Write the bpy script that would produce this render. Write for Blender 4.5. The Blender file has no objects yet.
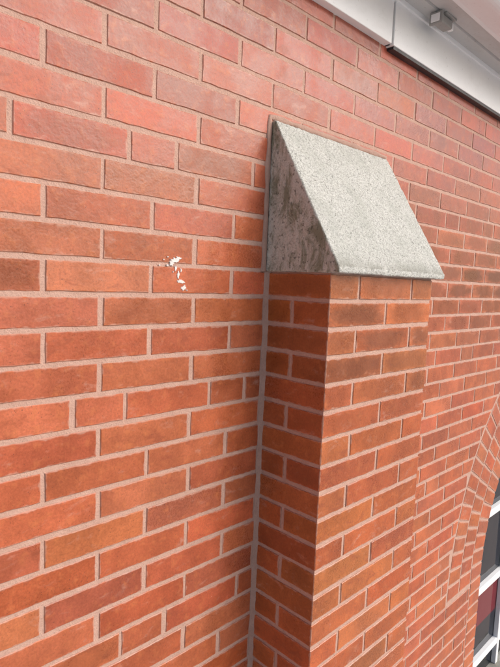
import bpy, math, random, bmesh
from mathutils import Matrix, Vector, noise
random.seed(7)
R=[[0.7137082787182375,-0.6992345158324443,0.041128879848814665],[-0.040679142026496036,-0.09999728732403752,-0.9941557976151535],[0.6992608242230075,0.7078641355489069,-0.09981315199190764]]
CAM=(-0.9496,-0.909,-0.0232); F=529.83
h=.0635; L=.2207; d=.195; w=.469; X0=-.5599; Z0=-.030; J=.0095
GZ=-3.0; WTOP=.86; XL=-3.2; XR=7.5; H=.357
AX,AZ,AR=2.37,-1.38,.80
RING=.36
scene=bpy.context.scene
# ---------------- node helpers
class NT:
    def __init__(s,name):
        s.mat=bpy.data.materials.new(name); s.mat.use_nodes=True; s.t=s.mat.node_tree; s.t.nodes.clear()
        s.out=s.t.nodes.new('ShaderNodeOutputMaterial'); s.b=s.t.nodes.new('ShaderNodeBsdfPrincipled')
        s.t.links.new(s.b.outputs[0],s.out.inputs[0])
        s.co=s.t.nodes.new('ShaderNodeTexCoord').outputs['Object']
    def set(s,inp,v):
        if isinstance(v,bpy.types.NodeSocket): s.t.links.new(v,inp)
        elif isinstance(v,(tuple,list)) and len(v)==3 and inp.type=='RGBA': inp.default_value=(*v,1)
        else: inp.default_value=v
    def noise(s,scale,detail=4,rough=.55,vec=None,stretch=None,dist=0):
        n=s.t.nodes.new('ShaderNodeTexNoise'); v=vec or s.co
        if stretch:
            mp=s.t.nodes.new('ShaderNodeMapping'); mp.inputs['Scale'].default_value=stretch
            s.t.links.new(v,mp.inputs[0]); v=mp.outputs[0]
        s.t.links.new(v,n.inputs['Vector']); n.inputs['Scale'].default_value=scale
        n.inputs['Detail'].default_value=detail; n.inputs['Roughness'].default_value=rough; n.inputs['Distortion'].default_value=dist
        return n.outputs['Fac']
    def m(s,op,a,b=0.0,c=None):
        n=s.t.nodes.new('ShaderNodeMath'); n.operation=op; s.set(n.inputs[0],a); s.set(n.inputs[1],b)
        if c is not None: s.set(n.inputs[2],c)
        return n.outputs[0]
    def mr(s,v,a,b,c=0.0,e=1.0,smooth=True):
        n=s.t.nodes.new('ShaderNodeMapRange'); 
        if smooth: n.interpolation_type='SMOOTHSTEP'
        s.set(n.inputs[0],v)
        for i,x in enumerate((a,b,c,e)): n.inputs[i+1].default_value=x
        return n.outputs[0]
    def mix(s,fac,a,b,mode='MIX'):
        n=s.t.nodes.new('ShaderNodeMix'); n.data_type='RGBA'; n.blend_type=mode
        s.set(n.inputs[0],fac); s.set(n.inputs[6],a); s.set(n.inputs[7],b); return n.outputs[2]
    def attr(s,name,o='Color'):
        n=s.t.nodes.new('ShaderNodeAttribute'); n.attribute_name=name; return n.outputs[o]
    def sep(s,v):
        n=s.t.nodes.new('ShaderNodeSeparateXYZ'); s.t.links.new(v,n.inputs[0]); return n.outputs
    def gray(s,v):
        n=s.t.nodes.new('ShaderNodeCombineXYZ')
        for i in range(3): s.t.links.new(v,n.inputs[i])
        return n.outputs[0]
    def bump(s,hgt,dist,strength=1.0,prev=None):
        n=s.t.nodes.new('ShaderNodeBump'); n.inputs['Distance'].default_value=dist; n.inputs['Strength'].default_value=strength
        s.t.links.new(hgt,n.inputs['Height'])
        if prev: s.t.links.new(prev,n.inputs['Normal'])
        return n.outputs[0]
    def fin(s,col,rough,normal=None,**kw):
        s.set(s.b.inputs['Base Color'],col); s.set(s.b.inputs['Roughness'],rough)
        if normal: s.t.links.new(normal,s.b.inputs['Normal'])
        for k,v in kw.items(): s.set(s.b.inputs[k.replace('_',' ')],v)
        return s.mat
def brick_mat():
    t=NT('glazed_face_brick')
    col=t.attr('bcol'); uv=t.sep(t.attr('buv','Vector')); bd=t.sep(t.attr('bdat','Vector'))
    n1=t.noise(9,4,.62); fine=t.noise(210,2,.7); mid=t.noise(48,2,.6)
    c=t.mix(1.0,col,t.gray(t.mr(n1,.3,.72,.78,1.16)),'MULTIPLY')
    c=t.mix(1.0,c,t.gray(t.mr(fine,.3,.7,.87,1.11)),'MULTIPLY')
    c=t.mix(t.mr(mid,.50,.75,0,.35),c,(.60,.19,.065))
    pale=t.noise(17,4,.7,stretch=(1,1,1.8),dist=.6)
    c=t.mix(t.mr(pale,.57,.78,0,.40),c,(.60,.36,.28))
    c=t.mix(t.mr(pale,.46,.30,0,.5),c,(.27,.062,.028))
    hl=uv[2]
    du=t.m('DIVIDE',t.m('ABSOLUTE',uv[0]),hl); dv=t.m('DIVIDE',t.m('ABSOLUTE',uv[1]),.028)
    rr=t.m('SQRT',t.m('ADD',t.m('POWER',du,2.5),t.m('POWER',dv,2.5)))
    st=t.mr(t.m('ADD',rr,t.m('MULTIPLY',t.m('SUBTRACT',pale,.5),1.6)),.4,1.4,1,0)
    st=t.m('MULTIPLY',st,bd[0])
    c=t.mix(st,c,(.150,.040,.012))
    c=t.mix(t.mr(t.noise(330,1,.5),.68,.76,0,.7),c,(.07,.03,.02))
    sc=t.noise(26,5,.78,stretch=(1,1,3.0))
    c=t.mix(t.mr(sc,.66,.74,0,.6),c,(.11,.055,.038))
    c=t.mix(t.mr(sc,.32,.27,0,.5),c,(.70,.55,.47))
    e=t.m('MINIMUM',t.m('SUBTRACT',hl,t.m('ABSOLUTE',uv[0])),t.m('SUBTRACT',.027,t.m('ABSOLUTE',uv[1])))
    e=t.m('ADD',e,t.m('MULTIPLY',t.m('SUBTRACT',mid,.5),.014))
    c=t.mix(t.mr(e,-.001,.0032,.6,0),c,(.52,.30,.225))
    gl=t.mr(n1,.36,.68,1,0)
    ro=t.m('ADD',t.mr(gl,0,1,.48,.31),t.m('MULTIPLY',t.mr(fine,.3,.7),.10))
    ro=t.m('SUBTRACT',ro,t.m('MULTIPLY',bd[1],.10))
    hg=t.m('ADD',t.m('MULTIPLY',mid,1.0),t.m('MULTIPLY',fine,.35))
    nb=t.bump(hg,.0008,1)
    return t.fin(c,ro,nb,Specular_IOR_Level=.5)
def mortar_mat(name='pink_mortar',k=1.0):
    t=NT(name)
    c=t.mix(t.noise(30,3,.7),(.40*k,.235*k,.18*k),(.62*k,.40*k,.32*k))
    g=t.noise(300,2)
    c=t.mix(t.mr(g,.6,.75,0,.45),c,(.24*k,.14*k,.105*k))
    return t.fin(c,.85,t.bump(g,.0014))
def concrete_mat():
    t=NT('weathered_concrete')
    g=t.noise(230,3,.75); b=t.noise(9,5,.65); 
    c=t.mix(t.mr(g,.30,.62),(.29,.29,.26),(.62,.62,.585))
    c=t.mix(t.mr(t.noise(520,1),.62,.7,0,.6),c,(.78,.78,.75))
    c=t.mix(t.mr(t.noise(150,2,.6),.63,.71,0,.85),c,(.10,.095,.08))
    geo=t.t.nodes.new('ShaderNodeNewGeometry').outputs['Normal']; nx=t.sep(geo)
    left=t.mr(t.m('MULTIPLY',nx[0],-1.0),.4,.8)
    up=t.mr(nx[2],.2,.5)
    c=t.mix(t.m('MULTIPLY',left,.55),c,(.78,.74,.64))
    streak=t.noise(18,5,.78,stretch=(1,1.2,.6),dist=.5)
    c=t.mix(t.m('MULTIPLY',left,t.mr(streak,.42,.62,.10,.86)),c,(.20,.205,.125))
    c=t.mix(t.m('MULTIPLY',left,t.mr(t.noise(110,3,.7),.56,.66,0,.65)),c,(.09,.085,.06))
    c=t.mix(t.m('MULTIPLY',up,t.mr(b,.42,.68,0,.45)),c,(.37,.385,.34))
    # patchy darker tone on the slope towards the lower lip
    z=t.sep(t.co)[2]
    c=t.mix(t.m('MULTIPLY',up,t.m('MULTIPLY',t.mr(z,.05,.0),t.mr(b,.3,.6))),c,(.27,.265,.23))
    nb=t.bump(g,.0035)
    return t.fin(c,.9,nb)
def paint_mat(name,col,rough=.4,dirt=.25):
    t=NT(name)
    c=t.mix(t.mr(t.noise(14,4,.7,stretch=(.5,1,1)),.5,.75,0,dirt),col,(.42,.40,.37))
    c=t.mix(t.mr(t.noise(90,3,.7),.64,.72,0,dirt*1.5),c,(.25,.23,.21))
    return t.fin(c,rough,t.bump(t.noise(30,2),.001))
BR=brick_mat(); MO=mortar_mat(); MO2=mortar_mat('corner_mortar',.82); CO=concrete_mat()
WH=paint_mat('white_trim_paint',(.88,.89,.90),.4,.14); SO=paint_mat('soffit_paint',(.56,.57,.57),.5,.35)
GU=paint_mat('gutter_white_metal',(.86,.87,.89),.25,.12)
MG=paint_mat('weathered_zinc',(.33,.33,.32),.5,.5)
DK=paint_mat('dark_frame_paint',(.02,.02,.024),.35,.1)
# ---------------- mesh collectors
class Bag:
    def __init__(s): s.v=[];s.f=[];s.c=[];s.u=[];s.d=[]
    def obj(s,name,mat,parent=None,smooth=False):
        me=bpy.data.meshes.new(name); me.from_pydata(s.v,[],s.f); me.update()
        if s.c:
            a=me.attributes.new('bcol','FLOAT_COLOR','POINT'); a.data.foreach_set('color',[x for c in s.c for x in (*c,1)])
            a=me.attributes.new('buv','FLOAT_VECTOR','POINT'); a.data.foreach_set('vector',[x for c in s.u for x in c])
            a=me.attributes.new('bdat','FLOAT_VECTOR','POINT'); a.data.foreach_set('vector',[x for c in s.d for x in c])
        me.materials.append(mat)
        o=bpy.data.objects.new(name,me); scene.collection.objects.link(o)
        if parent: o.parent=parent
        return o
def inset(poly,c):
    n=len(poly);out=[]
    for i in range(n):
        p=poly[i];a=poly[i-1];b=poly[(i+1)%n]
        d1=(p[0]-a[0],p[1]-a[1]);d2=(b[0]-p[0],b[1]-p[1])
        l1=math.hypot(*d1) or 1;l2=math.hypot(*d2) or 1
        nx=-(d1[1]/l1);ny=d1[0]/l1;mx=-(d2[1]/l2);my=d2[0]/l2
        k=1/max(.4,(1+nx*mx+ny*my))
        out.append((p[0]+(nx+mx)*c*k,p[1]+(ny+my)*c*k))
    return out
def clip(poly,n,k): # keep n.p>=k
    out=[]
    for i in range(len(poly)):
        a=poly[i];b=poly[(i+1)%len(poly)]
        da=n[0]*a[0]+n[1]*a[1]-k;db=n[0]*b[0]+n[1]*b[1]-k
        if da>=0: out.append(a)
        if da*db<0:
            t=da/(da-db);out.append((a[0]+t*(b[0]-a[0]),a[1]+t*(b[1]-a[1])))
    return out
def prism(bag,poly,depth,mp,col,dat,step=.022,jit=.0009,c=.0013,frame=None,taper=0):
    pts=[]
    n=len(poly)
    for i in range(n):
        a=poly[i];b=poly[(i+1)%n];l=math.hypot(b[0]-a[0],b[1]-a[1]);m=max(1,int(l/step))
        for k in range(m):
            q=k/m; j=jit if k else jit*.6
            pts.append((a[0]+(b[0]-a[0])*q+random.uniform(-j,j),a[1]+(b[1]-a[1])*q+random.uniform(-j,j)))
    ins=inset(pts,c)
    back=inset(pts,taper) if taper else pts
    cx=(min(p[0] for p in poly)+max(p[0] for p in poly))/2;cy=(min(p[1] for p in poly)+max(p[1] for p in poly))/2
    if frame: cx,cy,ca,sa,hl=frame
    else: ca,sa,hl=1,0,(max(p[0] for p in poly)-min(p[0] for p in poly))/2
    t0=random.uniform(-.0006,.0006);ta=random.uniform(-.004,.004);tb=random.uniform(-.010,.010)
    base=len(bag.v);m=len(pts)
    for lay,(P,t) in enumerate(((ins,0),(pts,c),(back,depth))):
        for p in P:
            dt=t0+ta*(p[0]-cx)+tb*(p[1]-cy) if lay<2 else 0
            bag.v.append(mp(p[0],p[1],t+dt)); bag.c.append(col);bag.d.append(dat)
            x=p[0]-cx;y=p[1]-cy;bag.u.append((x*ca+y*sa,-x*sa+y*ca,hl))
    bag.f.append([base+i for i in range(m)])
    for i in range(m):
        j=(i+1)%m
        bag.f.append([base+m+i,base+m+j,base+j,base+i]); bag.f.append([base+2*m+i,base+2*m+j,base+m+j,base+m+i])
def brickcol(x,z,kind='wall'):
    v=noise.noise(Vector((x*1.3,z*1.3,3.1)))
    r=random.gauss(0,1)
    base=Vector((.45,.114,.046))
    if kind=='pil': base=Vector((.43,.112,.033))
    up=min(1,max(0,(z+.0)/.5))
    base=base.lerp(Vector((.36,.090,.064)),up*.8)  # purplish sky sheen of the upper bricks put into their base colour
    k=1+.09*r+.13*v
    g=1+random.gauss(0,.08)
    return (base.x*k,base.y*k*g,base.z*k*g*(1+random.gauss(0,.09)))
def wall_dat(x,z):
    s=0
    if x>.5:
        q=math.exp(-((x-1.25)/.8)**2-((z-.03)/.28)**2)
        s=q*random.uniform(.65,1.0)
    elif random.random()<.18: s=random.uniform(.08,.4)
    g=max(0,min(1,random.gauss(.35,.3)))
    return (s,g,random.random())
mpW=lambda a,b,t:(a,t,b)
building=bpy.data.objects.new('brick_building',None); scene.collection.objects.link(building)
# ---------------- wall bricks
B=Bag()
Ro=AR+RING
r=-14
while True:
    zc=Z0-r*h
    if zc<GZ: break
    if zc+h/2<=WTOP:
        cells=[]
        if r%8==4:
            off=X0+.25*L+(.5*L if (r//8)%2 else 0)
            n0=int((XL-off)/(1.5*L))-1;x=off+n0*1.5*L
            while x<XR: cells+= [(x,x+.5*L),(x+.5*L,x+1.5*L)];x+=1.5*L
        else:
            off=X0+(.5*L if r%2 else 0)
            n0=int((XL-off)/L)-1;x=off+n0*L
            while x<XR: cells.append((x,x+L));x+=L
        for a,b in cells:
            parts=[(a,b)]
            if zc<H-.03:
                if a<0<b: parts=[(a,-.001)]+([(w,b)] if b>w else [])
                elif a<w<b: parts=[(w,b)]
                elif a>=0 and b<=w: parts=[]
            for a1,b1 in parts:
                if b1-a1<.03: continue
                j=random.uniform(-.0018,.0018);jz=random.uniform(-.001,.001)
                poly=[(a1+J/2+j,zc-h/2+J/2+jz),(b1-J/2+j,zc-h/2+J/2+jz),(b1-J/2+j,zc+h/2-J/2+jz),(a1+J/2+j,zc+h/2-J/2+jz)]
                cx=(a1+b1)/2-AX;cz=zc-AZ
                if cz>0:
                    rr=math.hypot(cx,cz);n=(cx/rr,cz/rr);poly=clip(poly,n,n[0]*AX+n[1]*AZ+Ro+J)
                else:
                    if cx<0: poly=clip(poly,(-1,0),-(AX-AR-.1125-J))
                    else: poly=clip(poly,(1,0),(AX+AR+.1125+J))
                if len(poly)<3: continue
                ar=abs(sum(poly[i][0]*poly[(i+1)%len(poly)][1]-poly[(i+1)%len(poly)][0]*poly[i][1] for i in range(len(poly))))/2
                if ar<.0006: continue
                far = a1>3.2 or a1<-1.6 or zc<-2.2
                prism(B,poly,.03,mpW,brickcol(a1,zc),wall_dat(a1,zc),step=.5 if far else .022)
    r+=1
nr=3; rw=RING/nr
for k in range(nr):
    r0=AR+k*rw+(J if k else 0)*.5+.001; r1=AR+(k+1)*rw-J*.5
    n=int(math.pi*(r0)/(h*1.02))
    for i in range(n):
        a0=math.pi*i/n;a1=math.pi*(i+1)/n;am=(a0+a1)/2;g0=J/2/r0;g1=J/2/r1
        P=lambda rad,a:(AX+rad*math.cos(a),AZ+rad*math.sin(a))
        poly=[P(r0,a0+g0),P(r1,a0+g1),P(r1,a1-g1),P(r0,a1-g0)]
        rm=(r0+r1)/2
        prism(B,poly,.03 if k else .11,mpW,brickcol(AX+rm*math.cos(am),AZ),(0,random.random()*.6,0),frame=(AX+rm*math.cos(am),AZ+rm*math.sin(am),math.cos(am),math.sin(am),(r1-r0)/2))
z=AZ-J/2;i=0
while z-h>GZ:
    for sgn in (-1,1):
        xa=AX+sgn*AR;xb=AX+sgn*(AR+.1125);lo,hi=min(xa,xb),max(xa,xb)
        prism(B,[(lo,z-h+J),(hi,z-h+J),(hi,z),(lo,z)],.11,mpW,brickcol(xa,z),(0,.3,0))
    z-=h
B.obj('wall_bricks',BR,building)
# ---------------- mortar bed with arch opening
M=Bag()
def quad(bag,*p): b=len(bag.v);bag.v+=list(p);bag.f.append(list(range(b,b+len(p))))
y=.0019
def rect(x0,x1,z0,z1): quad(M,(x0,y,z0),(x1,y,z0),(x1,y,z1),(x0,y,z1))
Q=AR+.004
rect(XL,AX-Q,GZ,WTOP);rect(AX+Q,XR,GZ,WTOP);rect(AX-Q,AX+Q,AZ+Q,WTOP)
nseg=64
for i in range(nseg):
    a0=math.pi*i/nseg;a1=math.pi*(i+1)/nseg
    p0=(AX+Q*math.cos(a0),y,AZ+Q*math.sin(a0));p1=(AX+Q*math.cos(a1),y,AZ+Q*math.sin(a1))
    quad(M,p0,(p0[0],y,AZ+Q),(p1[0],y,AZ+Q),p1)
    quad(M,p0,p1,(p1[0],.3,p1[2]),(p0[0],.3,p0[2]))
for s in (-1,1): quad(M,(AX+s*Q,y,GZ),(AX+s*Q,.3,GZ),(AX+s*Q,.3,AZ),(AX+s*Q,y,AZ))
M.obj('wall_mortar',MO,building)
def box(name,x0,x1,y0,y1,z0,z1,mat,parent=None,bev=.002):
    v=[(x,y_,z_) for x in (x0,x1) for y_ in (y0,y1) for z_ in (z0,z1)]
    f=[(0,1,3,2),(4,6,7,5),(0,4,5,1),(2,3,7,6),(0,2,6,4),(1,5,7,3)]
    me=bpy.data.meshes.new(name);me.from_pydata(v,[],f);me.materials.append(mat)
    o=bpy.data.objects.new(name,me);scene.collection.objects.link(o)
    if parent:o.parent=parent
    if bev:
        b=o.modifiers.new('bevel','BEVEL');b.width=bev;b.segments=2
    return o
# ---------------- pilaster
pil=bpy.data.objects.new('brick_pilaster',None);scene.collection.objects.link(pil)
P_=Bag()
bw=.105
mpF=lambda a,b,t:(a,-d+t,b)
def rc(a,b,c,e): return [(a,c),(b,c),(b,e),(a,e)]
k=0
while True:
    zt=-.0035-k*h+random.uniform(-.0008,.0008); zb=zt-h+J
    if zb<GZ: break
    def dd():
        s=random.uniform(.2,.8)*math.exp(-(zt/-.40)**2) if zt>-.9 else random.random()*.3
        return (s,max(0,min(1,random.gauss(.7,.3))),0)
    e1,e2=random.uniform(-.003,.003),random.uniform(-.003,.003)
    if k%2==0:
        xs=[(0,bw+e1),(bw+J+e1,w-bw-J+e2),(w-bw+e2,w)]
    else:
        m=w/2+e1; xs=[(0,m-J/2),(m+J/2,w)]
    cornercol=brickcol(0,zt,'pil')
    for i,(a,b) in enumerate(xs):
        prism(P_,rc(a,b,zb,zt),.03,mpF,cornercol if i==0 else brickcol(a,zt,'pil'),dd(),taper=.006)
    for side in (0,1):
        if k%2==0: ys=[(-d+.001,-.006)]
        else: ys=[(-d+.001,-d+bw+e2),(-d+bw+J+e2,-.006)]
        for i,(a,b) in enumerate(ys):
            col=cornercol if i==0 else brickcol(0,zt,'pil'); dt=(random.random()*.5,random.random()*.6,0)
            if side==0:
                prism(P_,rc(-b,-a,zb,zt),.03,lambda a_,b_,t:(t,-a_,b_),col,dt,taper=.006)
            else:
                prism(P_,rc(a,b,zb,zt),.03,lambda a_,b_,t:(w-t,a_,b_),col,dt,taper=.006)
    k+=1
P_.obj('pilaster_bricks',BR,pil)
box('pilaster_mortar',.0022,w-.0022,-d+.0022,.002,GZ,0.0005,MO,pil,0)
BEAD=((-1,-1),(-.75,.6),(-.2,1),(.4,1),(.85,.6),(1,-1))
FIL=((-1.1,-1),(-.9,.12),(-.2,.3),(.4,.62),(.75,1.0),(1.15,1.25))
def strip(name,pts,wid,prot,par,prof=BEAD,mat=None):
    bag=Bag();prev=None
    dense=[]
    for i in range(len(pts)-1):
        (x0,z0),(x1,z1)=pts[i],pts[i+1];l=math.hypot(x1-x0,z1-z0);m=max(2,int(l/.012))
        for k in range(m): dense.append((x0+(x1-x0)*k/m,z0+(z1-z0)*k/m))
    dense.append(pts[-1])
    for i,(x,z) in enumerate(dense):
        a=dense[max(0,i-1)];b=dense[min(len(dense)-1,i+1)];tx,tz=b[0]-a[0],b[1]-a[1];l=math.hypot(tx,tz);nx,nz=-tz/l,tx/l
        wd=wid*(1+.6*noise.noise(Vector((x*22,z*22,5))));pr=prot*(1+.4*noise.noise(Vector((x*40,z*40,9))))
        row=[]
        for s,hh in prof:
            if s>.5 and prof is FIL: wd=wid
            row.append(len(bag.v));bag.v.append((x+nx*s*wd/2,-pr*hh if hh>0 else .004,z+nz*s*wd/2))
        if prev:
            for j in range(5): bag.f.append([prev[j],prev[j+1],row[j+1],row[j]])
        prev=row
    o=bag.obj(name,mat or MO2,par)
    for p in o.data.polygons:p.use_smooth=True
    return o
strip('corner_mortar_fillet',[(-.0048,0),(-.0048,-3.0)],.012,.008,pil,FIL)
strip('corner_mortar_fillet_far',[(w+.0048,-3.0),(w+.0048,0)],.012,.008,pil,FIL)
# ---------------- stone cap
cx0,cx1=-.008,w+.022;dc=d+.026
prof=[(.0,.001),(-dc,.001),(-dc,.014),(-.012,H),(0,H)]
v=[(x,a,b) for x in (cx0,cx1) for a,b in prof];n=len(prof)
f=[list(range(n)),list(range(2*n-1,n-1,-1))]+[[i,i+n,(i+1)%n+n,(i+1)%n] for i in range(n)]
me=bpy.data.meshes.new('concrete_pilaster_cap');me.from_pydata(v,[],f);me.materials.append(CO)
cap=bpy.data.objects.new('concrete_pilaster_cap',me);scene.collection.objects.link(cap)
bm=bmesh.new();bm.from_mesh(me);bmesh.ops.recalc_face_normals(bm,faces=bm.faces);bm.to_mesh(me);bm.free()
b=cap.modifiers.new('b','BEVEL');b.width=.0025;b.segments=2
rm=cap.modifiers.new('r','REMESH');rm.mode='VOXEL';rm.voxel_size=.003;rm.use_smooth_shade=True
tx=bpy.data.textures.new('rough','CLOUDS');tx.noise_scale=.016;tx.noise_depth=4
dm=cap.modifiers.new('d','DISPLACE');dm.texture=tx;dm.strength=.004;dm.mid_level=.5;dm.texture_coords='LOCAL'
strip('cap_mortar_joint',[(cx0-.006,.0),(cx0-.006,H+.008),(cx1+.006,H+.008),(cx1+.006,.0)],.017,.004,pil)
# ---------------- bird dropping
D_=Bag()
dm_=NT('bird_dropping_white');DM=dm_.fin(dm_.mix(dm_.noise(160,3),(.60,.50,.46),(.86,.85,.83)),.7)
def blob(cx,cz,rx,rz,yy):
    b=len(D_.v);n=22;ph=random.random()*9
    ring=[]
    for i in range(n):
        a=2*math.pi*i/n;k=1+.9*noise.noise(Vector((math.cos(a)*2.4+ph,math.sin(a)*2.4,ph)))
        ring.append((cx+rx*k*math.cos(a),cz+rz*k*math.sin(a)))
    D_.v.append((cx,yy-.0004,cz))
    for s,dy in ((.85,-.0003),(1,.0012)):
        for x,z in ring: D_.v.append((cx+(x-cx)*s,yy+dy,cz+(z-cz)*s))
    for i in range(n):
        j=(i+1)%n;D_.f.append([b,b+1+i,b+1+j]);D_.f.append([b+1+i,b+1+n+i,b+1+n+j,b+1+j])
for q in [(-.282,.012,.012,.005),(-.290,.005,.006,.005),(-.272,.017,.007,.003),(-.279,-.005,.003,.006),(-.272,-.018,.003,.008),(-.268,-.031,.007,.004),(-.260,-.033,.005,.003),(-.257,-.046,.007,.004),(-.300,.001,.003,.002),(-.265,-.008,.002,.004),(-.248,-.05,.002,.0015),(-.32,-.0,.002,.0015),(-.255,-.04,.002,.002),(-.31,.012,.002,.0012),(-.286,-.012,.0012,.002),(-.30,.018,.002,.0015)]: blob(*q,-.0012)
o=D_.obj('bird_dropping',DM);
# ---------------- frieze boards, soffit, gutter
FZ=.677
eaves=building
JX=.458
box('frieze_board',XL,JX-.004,-.024,.02,FZ,FZ+.137,WH,eaves)
box('frieze_board_2',JX+.004,XR,-.026,.02,FZ-.002,FZ+.137,WH,eaves)
box('frieze_joint_backing',JX-.01,JX+.01,-.012,.018,FZ+.001,FZ+.12,DK,eaves,0)
box('shadow_gap_strip',JX+.01,XR,-.022,.018,FZ-.010,FZ-.0025,DK,eaves,0)  # added black strip standing in for the shadow line under the board
box('frieze_upper_strip',XL,XR,-.032,.02,FZ+.118,FZ+.150,WH,eaves,.003)
S=Bag()
zs=FZ+.132
ys=[-.03,-.075,-.078,-.082,-.085,-.135,-.15]
zz=[zs,zs,zs+.006,zs+.006,zs,zs,zs]
for i in range(len(ys)-1): quad(S,(XL,ys[i],zz[i]),(XR,ys[i],zz[i]),(XR,ys[i+1],zz[i+1]),(XL,ys[i+1],zz[i+1]))
S.obj('soffit_panel',SO,building)
G=Bag();prof=[(-.138,zs+.12),(-.138,zs-.004),(-.146,zs-.012),(-.160,zs-.014)]
for i in range(0,13):
    a=math.radians(-90-i*7.5);prof.append((-.205+.062*math.cos(a)*1.0,zs+.048+.062*math.sin(a)))
prof+=[(-.267,zs+.07),(-.262,zs+.078),(-.274,zs+.084),(-.278,zs+.098),(-.268,zs+.104)]
for i in range(len(prof)-1): quad(G,(XL,*prof[i]),(XR,*prof[i]),(XR,*prof[i+1]),(XL,*prof[i+1]))
g=G.obj('gutter',GU,building)
sd=g.modifiers.new('s','SOLIDIFY');sd.thickness=.002
rt=NT('dark_shingles');RM=rt.fin(rt.mix(rt.noise(40),(.05,.05,.05),(.10,.095,.09)),.9)
Rf=Bag();quad(Rf,(XL,-.24,zs+.115),(XR,-.24,zs+.115),(XR,3.5,zs+1.6),(XL,3.5,zs+1.6));Rf.obj('roof',RM,building)
fx=bpy.data.objects.new('soffit_floodlight',None);scene.collection.objects.link(fx)
FX,FY=.665,-.075
box('mount_plate',FX-.035,FX+.035,FY-.022,FY+.022,zs-.006,zs+.001,MG,fx,.002)
box('housing',FX-.048,FX+.022,FY-.016,FY+.016,zs-.034,zs-.008,MG,fx,.005)
box('lens_frame',FX-.060,FX-.050,FY-.021,FY+.021,zs-.040,zs-.004,MG,fx,.003)
box('lens',FX-.0625,FX-.0595,FY-.014,FY+.014,zs-.034,zs-.011,WH,fx,.001)
box('knuckle',FX+.022,FX+.045,FY-.008,FY+.008,zs-.028,zs-.006,WH,fx,.003)
# ---------------- arched window
win=bpy.data.objects.new('arched_window',None);scene.collection.objects.link(win);win.parent=building
wy=.05
def arcframe(name,r0,r1,y0,y1,mat,zb=GZ+.9):
    bag=Bag()
    def P(rad,a):return (AX+rad*math.cos(a),AZ+rad*math.sin(a))
    inn=[(AX+r0,zb)]+[P(r0,math.pi*i/48) for i in range(49)]+[(AX-r0,zb)]
    out=[(AX+r1,zb)]+[P(r1,math.pi*i/48) for i in range(49)]+[(AX-r1,zb)]
    for i in range(len(inn)-1):
        a,b_,c,e=inn[i],inn[i+1],out[i],out[i+1]
        quad(bag,(a[0],y0,a[1]),(b_[0],y0,b_[1]),(e[0],y0,e[1]),(c[0],y0,c[1]))
        quad(bag,(a[0],y0,a[1]),(a[0],y1,a[1]),(b_[0],y1,b_[1]),(b_[0],y0,b_[1]))
        quad(bag,(c[0],y0,c[1]),(e[0],y0,e[1]),(e[0],y1,e[1]),(c[0],y1,c[1]))
    return bag.obj(name,mat,win)
arcframe('outer_frame',AR-.05,AR-.001,wy-.03,wy+.05,DK)
arcframe('inner_sash',AR-.075,AR-.052,wy-.01,wy+.05,DK)
gt=NT('window_glass')
zc_=gt.sep(gt.co)[2]
mar=gt.m('MULTIPLY',gt.mr(zc_,-1.78,-1.775),gt.mr(zc_,-1.57,-1.575))
GL=gt.fin(gt.mix(mar,(.010,.012,.018),(.16,.012,.018)),.06,gt.bump(gt.noise(3,2),.004),Specular_IOR_Level=.35)
Gl=Bag();zb=GZ+.9
quad(Gl,(AX-AR+.05,wy+.02,zb),(AX+AR-.05,wy+.02,zb),(AX+AR-.05,wy+.02,AZ),(AX-AR+.05,wy+.02,AZ))
for i in range(48):
    a0=math.pi*i/48;a1=math.pi*(i+1)/48;rr=AR-.05
    quad(Gl,(AX,wy+.02,AZ),(AX+rr*math.cos(a0),wy+.02,AZ+rr*math.sin(a0)),(AX+rr*math.cos(a1),wy+.02,AZ+rr*math.sin(a1)))
Gl.obj('glass_panes',GL,win)
for i,z_ in enumerate((-1.96,-1.55,-1.15,-.80)):
    if z_<AZ: hw=AR-.06
    else: hw=math.sqrt(max(.01,(AR-.06)**2-(z_-AZ)**2))
    box('muntin_h%d'%i,AX-hw,AX+hw,wy-.004,wy+.022,z_-.018,z_+.018,WH,win,.003)
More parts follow.
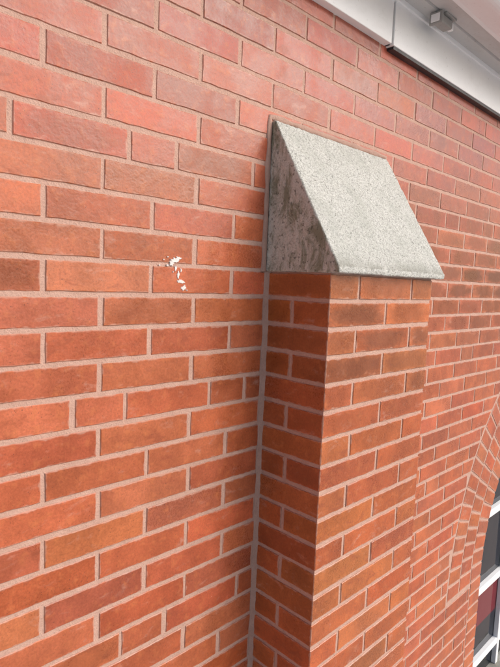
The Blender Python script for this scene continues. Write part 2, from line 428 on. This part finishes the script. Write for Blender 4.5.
for i in range(-1,2):
    x_=AX+i*.33;zt_=AZ+math.sqrt((AR-.06)**2-(i*.33)**2)
    box('muntin_v%d'%(i+3),x_-.015,x_+.015,wy-.006,wy+.02,zb,zt_,WH,win,.003)
box('window_sill',AX-AR-.08,AX+AR+.08,-.05,.1,GZ+.82,GZ+.9,CO,win,.006)
# ---------------- ground
gm=NT('concrete_paving');GM=gm.fin(gm.mix(gm.noise(2,6,.7),(.34,.33,.32),(.46,.45,.43)),.9,gm.bump(gm.noise(60),.003))
Gd=Bag();quad(Gd,(-400,-400,GZ),(400,-400,GZ),(400,400,GZ),(-400,400,GZ));Gd.obj('ground',GM)
# ---------------- light
SUN_EL=math.radians(35);az=Vector((.6,-.84,0)).normalized()
dirv=Vector((az.x*math.cos(SUN_EL),az.y*math.cos(SUN_EL),math.sin(SUN_EL)))
sl=bpy.data.lights.new('sun','SUN');sl.energy=2.25;sl.angle=math.radians(52);sl.color=(1,.98,.965)
so=bpy.data.objects.new('sun',sl);scene.collection.objects.link(so);so.rotation_euler=(-dirv).to_track_quat('-Z','Y').to_euler()
wd=bpy.data.worlds.new('World');scene.world=wd;wd.use_nodes=True;t=wd.node_tree;bg=t.nodes['Background']
sk=t.nodes.new('ShaderNodeTexSky');sk.sky_type='NISHITA';sk.sun_disc=False;sk.sun_elevation=SUN_EL
sk.sun_rotation=math.atan2(dirv.x,dirv.y);sk.dust_density=4;sk.air_density=1
t.links.new(sk.outputs[0],bg.inputs[0]);bg.inputs[1].default_value=.15
# ---------------- camera
cd=bpy.data.cameras.new('camera');cd.sensor_fit='VERTICAL';cd.sensor_height=24;cd.sensor_width=18;cd.lens=F/667*24;cd.clip_end=2000;cd.clip_start=.02
co=bpy.data.objects.new('camera',cd);scene.collection.objects.link(co)
m=Matrix(((R[0][0],-R[1][0],-R[2][0],CAM[0]),(R[0][1],-R[1][1],-R[2][1],CAM[1]),(R[0][2],-R[1][2],-R[2][2],CAM[2]),(0,0,0,1)))
co.matrix_world=m;scene.camera=co
scene.view_settings.view_transform='Standard';scene.view_settings.look='None';scene.view_settings.exposure=0
